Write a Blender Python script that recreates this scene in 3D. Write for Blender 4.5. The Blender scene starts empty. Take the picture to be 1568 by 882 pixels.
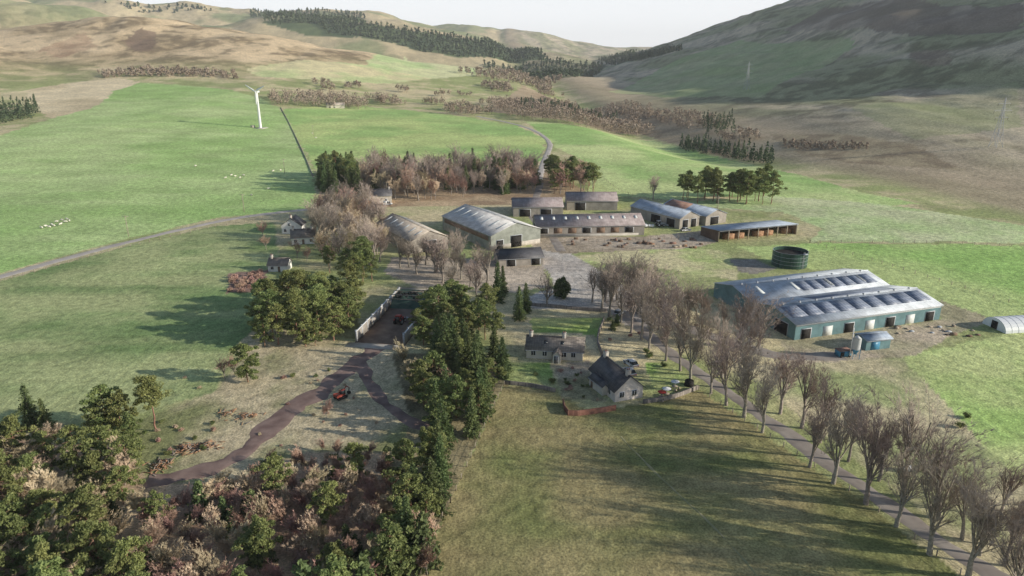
import bpy, math, random
import numpy as np
from mathutils import Vector, Matrix
random.seed(7); rng=np.random.default_rng(7)
R=random.random
def U(a,b): return a+(b-a)*random.random()

# ------------------------------------------------------------------ survey of the valley, taken from a drone 70 m above the farm
FPX=1059.0; PITCH=math.radians(18.3); CH=70.0
CP,SP=math.cos(PITCH),math.sin(PITCH)

# ------------------------------------------------------------------ noise + terrain height
def vnoise(x,y,seed=0):
    xi=np.floor(x); yi=np.floor(y); fx=x-xi; fy=y-yi
    fx=fx*fx*(3-2*fx); fy=fy*fy*(3-2*fy)
    def h(a,b):
        v=np.sin(a*127.1+b*311.7+seed*74.7)*43758.5453
        return v-np.floor(v)
    return (h(xi,yi)*(1-fx)+h(xi+1,yi)*fx)*(1-fy)+(h(xi,yi+1)*(1-fx)+h(xi+1,yi+1)*fx)*fy
def fbm(x,y,scale,octv=4,seed=0):
    t=0;a=1;s=0
    for i in range(octv):
        t=t+a*vnoise(x/scale+i*17.3,y/scale-i*9.1,seed+i); s+=a; a*=.5; scale=scale/2.03
    return t/s
def ss(v,a,b):
    t=np.clip((v-a)/(b-a),0,1); return t*t*(3-2*t)
def ray(u,v):
    a=441-v; return (u-784.0, FPX*CP+a*SP, -FPX*SP+a*CP)
def PD(u,v,d):
    rx,ry,rz=ray(u,v); return (rx/ry*d, d, CH+rz/ry*d)
RIDGES=[
 (330,[PD(-200,70,1200),PD(0,82,1350),PD(70,70,1450),PD(160,36,1500),PD(215,27,1520),PD(300,42,1520),PD(380,56,1500),PD(500,76,1500),PD(600,88,1550),PD(700,99,1600),PD(770,106,1650)]),
 (420,[PD(-500,-60,2100),PD(-100,-35,2300),PD(40,-2,2350),PD(100,22,2400),PD(150,48,2450)]),
 (700,[PD(60,-6,3600),PD(250,4,3700),PD(380,15,3800),PD(560,21,3800),PD(640,40,3700),PD(720,60,3600)]),
 (420,[PD(330,45,2600),PD(430,30,2650),PD(560,36,2650),PD(680,52,2700),PD(790,74,2700),PD(860,92,2700)]),
 (900,[PD(640,60,5400),PD(700,41,5500),PD(760,42,5500),PD(830,60,5500),PD(880,71,5500),PD(960,73,5600),PD(1080,76,5600)]),
]
def footx(y): return np.interp(y,[-200,0,321,800,1960,4000,9000],[330,310,250,163,66,-50,-50])
def H(x,y):
    x=np.asarray(x,float); y=np.asarray(y,float)
    s=x-footx(y)
    A=np.interp(y,[1400,2000,3000,4200],[290,300,170,60])*(0.06+0.94*ss(y,250,820))
    g=1-np.exp(-(np.maximum(s,0)/650.0)**2)
    ramp=np.clip(s/250,0,1)
    hr=A*g+ramp*(0.1+0.9*ss(y,300,700))*((fbm(x+y*.25,y*.45,150,5,5)-.5)*34+(fbm(x,y,420,2,8)-.5)*26+14)
    hr=np.maximum(hr,0)
    tot=hr**3
    for w,pts in RIDGES:
        best=np.zeros_like(x)
        for (ax,ay,az),(bx,by,bz) in zip(pts[:-1],pts[1:]):
            dx,dy=bx-ax,by-ay; t=np.clip(((x-ax)*dx+(y-ay)*dy)/(dx*dx+dy*dy),0,1)
            d2=(x-ax-t*dx)**2+(y-ay-t*dy)**2
            best=np.maximum(best,np.maximum(az+t*(bz-az)-8,0)*np.exp(-d2/(w*w)))
        tot=tot+best**3
    hills=np.cbrt(tot)
    t=ss(y,250,1050)*(1-.75*ss(y,1150,1600))
    lf=np.interp(x,[-700,-350,-200,0,150,250],[1,.85,.5,.25,.12,0])
    base=38*t*lf
    base=base-13*np.exp(-((s+40)/45.0)**2)*ss(y,380,620)
    base=base+(fbm(x,y,140,3,2)-.5)*3.0*ss(y,60,400)
    base=base+(fbm(x,y,260,5,3)-.5)*hills*.26
    return base+hills
YS=np.geomspace(25,9000,3500)
_c={}
def W(u,v):
    k=(u,v)
    if k in _c: return _c[k]
    rx,ry,rz=ray(u,v)
    xs=rx/ry*YS; zs=CH+rz/ry*YS; h=H(xs,YS); d=zs-h
    i=int(np.argmax(d<0))
    if d[i]>=0:
        _c[k]=(rx/ry*2300,2300.0); return _c[k]
    i=max(i,1)
    t=d[i-1]/(d[i-1]-d[i]+1e-9); y=YS[i-1]+t*(YS[i]-YS[i-1])
    _c[k]=(float(rx/ry*y),float(y)); return _c[k]
def Hs(x,y): return float(H(np.array([x]),np.array([y]))[0])
def pip(x,y,poly):
    ins=np.zeros(x.shape,bool); n=len(poly)
    for i in range(n):
        x1,y1=poly[i]; x2,y2=poly[(i+1)%n]
        if y1==y2: continue
        c=((y1>y)!=(y2>y))&(x<(x2-x1)*(y-y1)/(y2-y1)+x1)
        ins^=c
    return ins
def WP(pp): return [W(u,v) for u,v in pp]
def scatter(pp,sp,world=False,jit=.8):
    P=pp if world else WP(pp)
    xs=[p[0] for p in P]; ys=[p[1] for p in P]
    gx,gy=np.meshgrid(np.arange(min(xs),max(xs)+sp,sp),np.arange(min(ys),max(ys)+sp,sp))
    gx=gx.ravel()+(rng.random(gx.size)-.5)*sp*jit*1.3; gy=gy.ravel()+(rng.random(gy.size)-.5)*sp*jit*1.3
    m=pip(gx,gy,P); return list(zip(gx[m],gy[m]))

# ------------------------------------------------------------------ materials
def newmat(name):
    m=bpy.data.materials.new(name); m.use_nodes=True; nt=m.node_tree
    b=nt.nodes['Principled BSDF']; b.inputs['Specular IOR Level'].default_value=.25
    return m,nt,b
def nmat(name,c1,c2,scale=1.0,rough=.85,bump=0,spec=.25,rand=0.0,metal=0,detail=5,trans=0):
    m,nt,b=newmat(name); N=nt.nodes; L=nt.links
    tc=N.new('ShaderNodeTexCoord'); no=N.new('ShaderNodeTexNoise'); no.inputs['Scale'].default_value=scale; no.inputs['Detail'].default_value=detail
    L.new(tc.outputs['Object'],no.inputs['Vector'])
    r=N.new('ShaderNodeValToRGB'); r.color_ramp.elements[0].position=.33; r.color_ramp.elements[1].position=.67
    r.color_ramp.elements[0].color=(*c1,1); r.color_ramp.elements[1].color=(*c2,1)
    L.new(no.outputs['Fac'],r.inputs['Fac']); out=r.outputs['Color']
    if rand:
        oi=N.new('ShaderNodeObjectInfo'); hs=N.new('ShaderNodeHueSaturation')
        mr=N.new('ShaderNodeMapRange'); mr.inputs['To Min'].default_value=1-rand; mr.inputs['To Max'].default_value=1+rand
        L.new(oi.outputs['Random'],mr.inputs['Value']); L.new(mr.outputs['Result'],hs.inputs['Value'])
        mu=N.new('ShaderNodeMath'); mu.operation='MULTIPLY'; mu.inputs[1].default_value=7.31
        fr=N.new('ShaderNodeMath'); fr.operation='FRACT'; L.new(oi.outputs['Random'],mu.inputs[0]); L.new(mu.outputs[0],fr.inputs[0])
        m2=N.new('ShaderNodeMapRange'); m2.inputs['To Min'].default_value=.475; m2.inputs['To Max'].default_value=.515
        L.new(fr.outputs[0],m2.inputs['Value']); L.new(m2.outputs['Result'],hs.inputs['Hue'])
        L.new(out,hs.inputs['Color']); out=hs.outputs['Color']
    L.new(out,b.inputs['Base Color']); b.inputs['Roughness'].default_value=rough; b.inputs['Specular IOR Level'].default_value=spec
    b.inputs['Metallic'].default_value=metal
    if trans:
        tl=N.new('ShaderNodeBsdfTranslucent'); L.new(out,tl.inputs['Color']); mxs=N.new('ShaderNodeMixShader'); mxs.inputs[0].default_value=trans
        L.new(b.outputs[0],mxs.inputs[1]); L.new(tl.outputs[0],mxs.inputs[2])
        mo=[q for q in N if q.type=='OUTPUT_MATERIAL'][0]; L.new(mxs.outputs[0],mo.inputs['Surface'])
    if bump:
        bp=N.new('ShaderNodeBump'); bp.inputs['Strength'].default_value=bump; bp.inputs['Distance'].default_value=.1
        L.new(no.outputs['Fac'],bp.inputs['Height']); L.new(bp.outputs['Normal'],b.inputs['Normal'])
    return m
def sheetmat(name,c1,c2,w=1.0,h=3.0,rough=.6,mortar=None,ms=.03):
    m,nt,b=newmat(name); N=nt.nodes; L=nt.links
    tc=N.new('ShaderNodeTexCoord'); br=N.new('ShaderNodeTexBrick'); br.offset=0
    br.inputs['Scale'].default_value=1; br.inputs['Brick Width'].default_value=w; br.inputs['Row Height'].default_value=h
    br.inputs['Mortar Size'].default_value=ms; br.inputs['Color1'].default_value=(*c1,1); br.inputs['Color2'].default_value=(*c2,1)
    mo=mortar or tuple(x*.7 for x in c1); br.inputs['Mortar'].default_value=(*mo,1)
    L.new(tc.outputs['Object'],br.inputs['Vector'])
    no=N.new('ShaderNodeTexNoise'); no.inputs['Scale'].default_value=.35; no.inputs['Detail'].default_value=8; no.inputs['Roughness'].default_value=.65
    L.new(tc.outputs['Object'],no.inputs['Vector'])
    mr=N.new('ShaderNodeMapRange'); mr.inputs['From Min'].default_value=.3; mr.inputs['From Max'].default_value=.7; mr.inputs['To Min'].default_value=.65; mr.inputs['To Max'].default_value=1.25
    L.new(no.outputs['Fac'],mr.inputs['Value'])
    mx=N.new('ShaderNodeVectorMath'); mx.operation='SCALE'; L.new(br.outputs['Color'],mx.inputs[0]); L.new(mr.outputs['Result'],mx.inputs['Scale'])
    L.new(mx.outputs[0],b.inputs['Base Color']); b.inputs['Roughness'].default_value=rough
    return m
M={}
M['bark']=nmat('bark',(.20,.175,.14),(.36,.32,.27),3,rand=.15)
M['twig']=nmat('bare_twigs',(.29,.235,.19),(.43,.36,.30),.4,rand=.15)
M['barkp']=nmat('pine_bark',(.22,.13,.08),(.36,.23,.15),2,rand=.1)
M['pine']=nmat('pine_needles',(.17,.215,.075),(.32,.355,.13),.5,rough=.7,rand=.2,trans=.3)
M['spruce']=nmat('spruce_needles',(.09,.135,.055),(.19,.24,.09),.6,rough=.7,rand=.25,trans=.3)
M['birch']=nmat('birch_twigs',(.36,.22,.165),(.52,.36,.28),.5,rand=.2)
M['larch']=nmat('dry_twigs',(.46,.37,.23),(.62,.52,.36),.5,rand=.2)
M['shrub']=nmat('shrub_leaves',(.13,.17,.06),(.25,.29,.11),.7,rand=.3,trans=.3)
M['fconif']=nmat('distant_conifer',(.055,.085,.045),(.10,.135,.065),.05)
M['fbare']=nmat('distant_bare_wood',(.26,.20,.145),(.38,.31,.24),.05)
M['white']=nmat('white_render',(.70,.68,.63),(.82,.80,.75),.8)
M['cream']=nmat('cream_harling',(.58,.52,.43),(.70,.64,.54),.8)
M['pink']=nmat('pink_render',(.64,.56,.50),(.76,.68,.61),.8)
M['slate']=sheetmat('slate_roof',(.08,.08,.087),(.12,.115,.12),.6,.35,.5)
M['tile']=sheetmat('grey_tile_roof',(.22,.19,.165),(.31,.27,.23),.6,.4,.75)
M['asb']=sheetmat('fibre_cement_roof',(.54,.53,.52),(.62,.61,.59),1.1,2.6,.7)
M['asbdark']=sheetmat('mossy_cement_roof',(.31,.255,.25),(.38,.33,.32),1.1,2.6,.8)
M['bluero']=sheetmat('blue_grey_roof',(.36,.42,.50),(.45,.51,.59),1.1,3,.5)
M['tanro']=sheetmat('weathered_roof',(.48,.41,.34),(.58,.51,.42),1.1,2.6,.8)
M['rust']=sheetmat('rusty_roof',(.30,.17,.13),(.36,.23,.17),1.1,2.6,.8)
M['ltgrey']=sheetmat('light_grey_roof',(.57,.61,.65),(.64,.68,.72),1.0,6,.5)
M['teal']=sheetmat('blue_green_cladding',(.22,.37,.39),(.26,.42,.44),1.0,30,.5)
M['green']=sheetmat('grey_cladding',(.42,.44,.38),(.48,.50,.44),1.0,30,.6)
M['block']=sheetmat('concrete_block_wall',(.50,.45,.39),(.58,.53,.46),1.2,1.2,.9)
M['timber']=sheetmat('timber_boards',(.20,.13,.09),(.30,.21,.15),.25,30,.9)
M['conc']=nmat('concrete',(.36,.34,.30),(.50,.47,.42),.5)
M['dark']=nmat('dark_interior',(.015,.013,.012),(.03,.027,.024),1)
M['glass']=nmat('window_glass',(.02,.025,.03),(.04,.045,.05),1,rough=.1,spec=.5)
M['solar']=sheetmat('solar_panel',(.17,.20,.27),(.20,.23,.31),1.0,1.65,.35,(.45,.48,.52),.06)
M['skyl']=nmat('roof_light',(.56,.58,.56),(.66,.68,.66),1,rough=.5)
M['wpaint']=nmat('white_paint',(.74,.74,.73),(.80,.80,.79),.5,rough=.4)
M['tank']=sheetmat('green_tank',(.04,.085,.065),(.055,.11,.085),1.2,1.2,.4)
M['red']=nmat('red_paint',(.36,.03,.02),(.46,.05,.035),1,rough=.5)
M['rustred']=nmat('rusty_red_paint',(.22,.04,.03),(.32,.07,.045),1,rough=.7)
M['bluep']=nmat('blue_paint',(.05,.20,.33),(.08,.26,.40),1,rough=.4)
M['silver']=nmat('silver_paint',(.45,.46,.47),(.55,.56,.57),1,rough=.3)
M['rubber']=nmat('tyre_rubber',(.015,.015,.015),(.03,.03,.03),2)
M['wood']=nmat('fence_wood',(.30,.25,.19),(.44,.37,.29),2)
M['steel']=nmat('galvanised_steel',(.38,.40,.42),(.48,.50,.52),2,rough=.5)
M['pylon']=nmat('weathered_pylon_steel',(.36,.37,.38),(.44,.45,.46),2,rough=.7)
M['log']=nmat('cut_logs',(.22,.12,.07),(.42,.25,.15),1.2)
M['brick']=sheetmat('red_brick',(.30,.14,.10),(.38,.20,.14),.25,.08,.9)
M['wool']=nmat('sheep_wool',(.62,.58,.49),(.76,.72,.62),3)
M['face']=nmat('sheep_face',(.10,.09,.08),(.2,.18,.16),3)
M['net']=nmat('dark_green_netting',(.035,.075,.055),(.07,.12,.09),.6)
M['plastic']=nmat('polytunnel_film',(.72,.74,.75),(.80,.81,.82),.3,rough=.4)
M['tarm']=nmat('worn_tarmac',(.26,.22,.19),(.40,.35,.30),.25,bump=.2)
M['track']=nmat('red_earth_track',(.17,.11,.095),(.31,.22,.185),.3,bump=.3)
M['farroad']=nmat('pale_farm_road',(.40,.36,.32),(.53,.48,.43),.2)
M['trod']=nmat('trodden_turf',(.25,.25,.12),(.36,.33,.19),.6)
M['silage']=nmat('silage_floor',(.16,.11,.085),(.27,.20,.15),.35)

# ------------------------------------------------------------------ mesh helpers
def mesh_tri(name,V,F,Mi,mats):
    V=np.asarray(V,np.float32); F=np.asarray(F,np.int32); Mi=np.asarray(Mi,np.int32)
    me=bpy.data.meshes.new(name); me.vertices.add(len(V)); me.vertices.foreach_set('co',V.ravel())
    me.loops.add(F.size); me.loops.foreach_set('vertex_index',F.ravel())
    me.polygons.add(len(F)); me.polygons.foreach_set('loop_start',np.arange(len(F),dtype=np.int32)*3)
    try: me.polygons.foreach_set('loop_total',np.full(len(F),3,np.int32))
    except Exception: pass
    me.polygons.foreach_set('material_index',Mi); 
    for m in mats: me.materials.append(M[m])
    me.update(calc_edges=True); return me
class MB:
    def __init__(s,*mats): s.V=[];s.F=[];s.M=[];s.mats=list(mats)
    def mi(s,m):
        if m not in s.mats: s.mats.append(m)
        return s.mats.index(m)
    def poly(s,vs,faces,m):
        b=len(s.V); k=s.mi(m); s.V.extend([tuple(v) for v in vs])
        for f in faces:
            for i in range(1,len(f)-1): s.F.append((b+f[0],b+f[i],b+f[i+1])); s.M.append(k)
    def box(s,x0,x1,y0,y1,z0,z1,m):
        s.poly([(x0,y0,z0),(x1,y0,z0),(x1,y1,z0),(x0,y1,z0),(x0,y0,z1),(x1,y0,z1),(x1,y1,z1),(x0,y1,z1)],
          [(0,3,2,1),(4,5,6,7),(0,1,5,4),(1,2,6,5),(2,3,7,6),(3,0,4,7)],m)
    def tube(s,p0,p1,r0,r1,m,n=3,cap=False):
        p0=Vector(p0);p1=Vector(p1); d=(p1-p0)
        if d.length<1e-6: return
        q=d.to_track_quat('Z','Y'); vs=[]
        for p,r in((p0,r0),(p1,r1)):
            for i in range(n):
                a=2*math.pi*i/n; vs.append(p+q@Vector((r*math.cos(a),r*math.sin(a),0)))
        fs=[(i,(i+1)%n,n+(i+1)%n,n+i) for i in range(n)]
        if cap: fs+= [tuple(range(n-1,-1,-1)),tuple(range(n,2*n))]
        s.poly(vs,fs,m)
    def slab(s,a,b,c,d,t,m):
        a,b,c,d=map(Vector,(a,b,c,d)); n=(b-a).cross(d-a).normalized()*t
        if n.z<0: n=-n
        s.poly([a,b,c,d,a+n,b+n,c+n,d+n],[(0,3,2,1),(4,5,6,7),(0,1,5,4),(1,2,6,5),(2,3,7,6),(3,0,4,7)],m)
    def leaves(s,cs,size,m,flat=.0):
        k=s.mi(m); cs=np.asarray(cs,float); n=len(cs); b=len(s.V)
        a=rng.normal(size=(n,3)); a/=np.linalg.norm(a,axis=1)[:,None]
        c=rng.normal(size=(n,3)); c[:,2]*=(1-flat); a[:,2]*=(1-flat)
        c-=a*(a*c).sum(1)[:,None]; c/=np.linalg.norm(c,axis=1)[:,None]+1e-9
        sz=size*(.6+.8*rng.random((n,1)))
        p0=cs-a*sz*.5-c*sz*.4; p1=cs+a*sz*.6; p2=cs-a*sz*.4+c*sz*.5
        V=np.stack([p0,p1,p2],1).reshape(-1,3); s.V.extend(map(tuple,V))
        for i in range(n): s.F.append((b+3*i,b+3*i+1,b+3*i+2)); s.M.append(k)
    def mesh(s,name): return mesh_tri(name,s.V,s.F,s.M,s.mats)
    def arr(s): return np.array(s.V,np.float32),np.array(s.F,np.int32),np.array(s.M,np.int32)
SC=bpy.context.scene
def link(name,me,loc=(0,0,0),rz=0,sc=1,parent=None):
    o=bpy.data.objects.new(name,me); SC.collection.objects.link(o); o.location=loc; o.rotation_euler=(0,0,rz)
    o.scale=(sc,sc,sc) if not isinstance(sc,tuple) else sc
    if parent: o.parent=parent
    return o
def empty(name,loc,rz=0):
    o=link(name,None,loc,rz); o.empty_display_size=1; return o

# ------------------------------------------------------------------ terrain sheet
NR,NC=950,900
g=np.geomspace(100,9800,NR); sx=np.linspace(-1.15,1.15,NC)
sx=np.sign(sx)*np.abs(sx)**1.12
G,S=np.meshgrid(g,sx,indexing='ij')
X=(S*G).ravel(); Y=(G-120).ravel()
Z=H(X,Y)
edge=fbm(X,Y,9,3,11)-.5; edge2=fbm(X,Y,9,3,31)-.5
dist=np.maximum(Y,60)
JX=X+edge*np.clip(dist/80,1.5,14); JY=Y+edge2*np.clip(dist/80,1.5,14)
n1=fbm(X,Y,60,5,41); n2=fbm(X,Y,220,4,42); n3=fbm(X,Y,14,4,43); n4=fbm(X*.35,Y*1.6,16,4,44)
def mix(a,b,t): t=np.clip(t,0,1)[:,None]; return np.array(a)*(1-t)+np.array(b)*t
TAN=(.48,.41,.25); OL=(.26,.29,.12)
col=mix(TAN,OL,ss(n1*.6+n3*.4,.35,.62))
hl=ss(Z,30,80)
tanhill=mix((.54,.42,.265),(.36,.275,.165),ss(n2*.5+n1*.5,.38,.6))
tanhill=tanhill*(1-.45*ss(n3*.5+n1*.5,.50,.62))[:,None]
left=ss(-(X-footx(Y)),0,60)
col=col*(1-(hl*left)[:,None])+tanhill*(hl*left)[:,None]
sR=X-footx(Y); rmask=ss(sR,-25,15)
streak=fbm(X+Y*.3,(Y-X*.2)*.35,70,5,51)
rh=mix((.46,.39,.275),(.28,.275,.155),ss(streak,.36,.62)); 
rh=rh*(1-.42*ss(n3*.6+n1*.4,.47,.62))[:,None]
rb=mix((.27,.20,.135),(.40,.33,.22),n3); low=1-ss(sR,50,150)
rh=rh*(1-low[:,None]*.7)+rb*low[:,None]*.7
col=col*(1-rmask[:,None])+rh*rmask[:,None]
far=ss(Y,1750,2400)*left
fh=mix((.40,.34,.21),(.18,.23,.11),ss(n2,.42,.56)); col=col*(1-far[:,None]*.75)+fh*far[:,None]*.75
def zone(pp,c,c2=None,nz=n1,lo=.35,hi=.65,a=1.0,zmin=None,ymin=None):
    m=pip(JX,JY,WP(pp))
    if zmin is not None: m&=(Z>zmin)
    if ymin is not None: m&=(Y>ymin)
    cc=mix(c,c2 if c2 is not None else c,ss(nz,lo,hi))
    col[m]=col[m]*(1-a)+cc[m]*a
zone([(930,140),(1010,105),(1130,62),(1300,58),(1310,72),(1210,120),(1160,150),(1050,148)],(.28,.36,.15),(.35,.38,.19),n1,a=.7,zmin=12,ymin=600)
zone([(1200,45),(1260,12),(1330,4),(1568,4),(1568,45),(1400,55)],(.17,.13,.10),(.33,.265,.20),n1,.42,.6,a=.85,zmin=60,ymin=600)
zone([(1390,80),(1450,75),(1460,100),(1400,98)],(.15,.11,.08),(.28,.22,.15),n3,.42,.6,a=.8,zmin=40,ymin=500)
zone([(1180,205),(1290,205),(1400,222),(1480,262),(1300,250),(1200,232)],(.20,.155,.10),(.33,.27,.17),n3,a=.8)
zone([(1300,165),(1420,150),(1560,125),(1566,195),(1400,215)],(.27,.30,.14),(.36,.34,.20),n1,a=.5,ymin=400)
zone([(190,62),(215,42),(240,50),(236,75),(205,80)],(.13,.09,.065),(.2,.14,.10),n3,a=.8,zmin=40)
zone([(60,75),(130,50),(150,70),(90,90)],(.28,.17,.11),(.40,.28,.18),n3,a=.6,zmin=40)
zone([(400,34),(470,28),(560,37),(640,49),(730,63),(800,79),(840,94),(780,96),(700,88),(640,78),(560,58),(470,56),(430,42)],(.07,.10,.05),(.12,.15,.07),n1,zmin=20)
zone([(740,98),(860,92),(930,98),(880,118),(800,118)],(.12,.13,.07),(.2,.18,.11),n1)
G1=(.265,.39,.13); G2=(.39,.47,.21)
zone([(-500,300),(-300,200),(0,208),(75,182),(140,166),(175,140),(215,126),(330,134),(400,150),(428,165),(446,195),(478,262),(484,318),(330,334),(200,364),(90,394),(0,418),(-300,500)],G1,G2,n2*.4+n1*.4+n4*.2)
zone([(432,168),(480,163),(560,163),(640,170),(720,180),(790,192),(838,214),(826,250),(760,262),(560,262),(486,262)],G1,(.40,.47,.18),n1)
zone([(802,186),(900,196),(1000,215),(1100,240),(1180,258),(1300,290),(1410,312),(1330,316),(1200,306),(1100,300),(1030,306),(900,296),(905,250),(850,225),(830,205)],G1,(.44,.50,.22),n1)
zone([(1000,312),(1180,300),(1350,312),(1568,345),(1700,380),(1700,400),(1568,372),(1240,370),(1260,350),(1200,325)],(.36,.46,.20),(.46,.48,.28),n3*.5+n1*.5)
zone([(0,145),(100,128),(180,118),(215,126),(175,140),(140,166),(75,182),(60,170),(40,140)],(.56,.47,.31),(.46,.38,.24))
zone([(375,105),(460,92),(560,100),(660,120),(600,128),(480,122),(400,118)],(.42,.46,.22),(.54,.48,.28))
zone([(560,100),(620,85),(740,105),(760,115),(700,118),(660,120)],(.38,.46,.21),(.50,.50,.28))
zone([(-300,500),(0,430),(90,405),(200,376),(330,346),(420,340),(430,400),(400,440),(395,500),(350,540),(330,600),(190,640),(0,650),(-300,700)],(.165,.235,.09),(.33,.36,.17),n1*.35+n3*.25+n4*.4,.38,.62)
zone([(1130,378),(1260,372),(1568,376),(1800,400),(1800,480),(1568,490),(1480,488),(1440,462),(1300,412),(1240,412),(1180,400)],(.27,.42,.12),(.40,.47,.19))
zone([(1380,548),(1500,520),(1568,508),(1900,500),(1900,800),(1568,745),(1480,660),(1430,610)],(.30,.42,.13),(.42,.46,.20),n3*.5+n1*.5)
zone([(880,392),(1000,378),(1100,382),(1130,400),(1130,430),(1060,420),(960,402),(900,402)],(.34,.41,.15),(.48,.43,.25),n3)
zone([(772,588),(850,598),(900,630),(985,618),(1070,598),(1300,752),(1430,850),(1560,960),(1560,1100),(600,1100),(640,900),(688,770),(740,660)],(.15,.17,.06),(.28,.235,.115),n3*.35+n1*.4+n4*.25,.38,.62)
zone([(1130,560),(1380,548),(1568,745),(1700,900),(1560,900),(1330,720)],(.46,.40,.25),(.30,.33,.15),n3)
GL=(.19,.31,.075)
zone([(775,552),(845,556),(850,590),(776,584)],GL,(.31,.34,.14),n3)
zone([(985,556),(1030,556),(1068,590),(1000,598)],GL,(.31,.34,.14),n3)
zone([(812,485),(925,488),(918,515),(890,512),(815,508)],(.24,.33,.09),(.36,.38,.15),n3)
zone([(850,560),(900,552),(905,590),(930,615),(860,612)],(.36,.30,.22),(.24,.22,.12),n3)
zone([(812,382),(860,378),(900,402),(940,425),(1000,470),(1010,500),(960,500),(935,478),(812,472),(808,455),(850,440),(840,420)],(.36,.32,.28),(.46,.42,.37),n3)
zone([(650,392),(760,400),(830,405),(840,440),(760,450),(640,440),(590,420),(600,395)],(.36,.30,.23),(.44,.37,.29),n3)
zone([(810,362),(985,362),(1095,352),(1100,372),(1040,380),(860,388),(815,380)],(.42,.35,.27),(.32,.26,.19),n3)
zone([(1440,460),(1520,490),(1480,505),(1400,545),(1215,560),(1190,520),(1440,490)],(.46,.38,.28),(.32,.29,.18),n3)
zone([(1120,398),(1160,396),(1190,410),(1160,420),(1130,415)],(.2,.19,.17),(.27,.24,.2),n3)
zone([(330,600),(395,505),(545,525),(600,540),(640,640),(600,730),(480,745),(330,760),(200,740),(200,650)],(.44,.37,.24),(.20,.21,.095),n3*.6+n1*.4,.4,.6)
zone([(340,740),(480,690),(600,690),(660,740),(640,1100),(-300,1100),(-300,720),(0,670),(190,690),(230,740)],(.28,.185,.125),(.44,.33,.215),n3)
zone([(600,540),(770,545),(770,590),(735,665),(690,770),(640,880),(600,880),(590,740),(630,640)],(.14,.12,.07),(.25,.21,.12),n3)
zone([(486,262),(830,258),(900,292),(830,312),(490,318)],(.27,.19,.12),(.40,.30,.19),n3)
zone([(400,440),(545,430),(550,520),(395,500)],(.19,.18,.08),(.32,.27,.15),n3)
zone([(350,418),(412,412),(405,445),(352,448)],(.16,.10,.08),(.23,.15,.12),n3)
zone([(800,130),(1000,170),(1180,235),(1170,250),(1040,222),(980,205),(830,180),(740,170)],(.27,.20,.13),(.37,.29,.19),n1)
me=bpy.data.meshes.new('terrain_ground'); nv=len(X)
me.vertices.add(nv); me.vertices.foreach_set('co',np.stack([X,Y,Z],1).astype(np.float32).ravel())
ii=(np.arange(NR-1)[:,None]*NC+np.arange(NC-1)[None,:]).ravel()
Q=np.stack([ii,ii+1,ii+NC+1,ii+NC],1).astype(np.int32)
me.loops.add(Q.size); me.loops.foreach_set('vertex_index',Q.ravel())
me.polygons.add(len(Q)); me.polygons.foreach_set('loop_start',np.arange(len(Q),dtype=np.int32)*4)
me.polygons.foreach_set('use_smooth',np.ones(len(Q),bool))
me.update(calc_edges=True)
ca=me.color_attributes.new('Col','FLOAT_COLOR','POINT')
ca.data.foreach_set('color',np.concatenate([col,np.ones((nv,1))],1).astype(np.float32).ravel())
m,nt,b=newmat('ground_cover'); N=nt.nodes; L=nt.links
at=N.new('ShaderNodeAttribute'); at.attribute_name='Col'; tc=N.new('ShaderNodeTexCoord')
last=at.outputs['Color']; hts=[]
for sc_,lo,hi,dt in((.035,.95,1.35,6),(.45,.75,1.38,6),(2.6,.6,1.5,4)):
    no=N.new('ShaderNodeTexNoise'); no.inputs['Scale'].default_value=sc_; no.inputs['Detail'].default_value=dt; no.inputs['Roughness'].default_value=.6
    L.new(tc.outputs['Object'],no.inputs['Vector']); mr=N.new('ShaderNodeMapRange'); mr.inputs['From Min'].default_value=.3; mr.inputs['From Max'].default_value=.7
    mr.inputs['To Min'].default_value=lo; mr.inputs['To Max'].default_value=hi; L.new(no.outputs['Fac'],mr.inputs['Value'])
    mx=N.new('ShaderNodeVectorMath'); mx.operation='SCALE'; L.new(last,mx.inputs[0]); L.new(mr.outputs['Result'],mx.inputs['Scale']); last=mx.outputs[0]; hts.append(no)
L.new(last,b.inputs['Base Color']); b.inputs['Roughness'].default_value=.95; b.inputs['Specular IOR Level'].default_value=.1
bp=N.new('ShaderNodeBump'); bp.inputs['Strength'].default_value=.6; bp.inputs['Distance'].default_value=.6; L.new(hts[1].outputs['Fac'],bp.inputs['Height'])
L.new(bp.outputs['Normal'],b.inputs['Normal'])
me.materials.append(m); link('terrain_ground',me)

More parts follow.
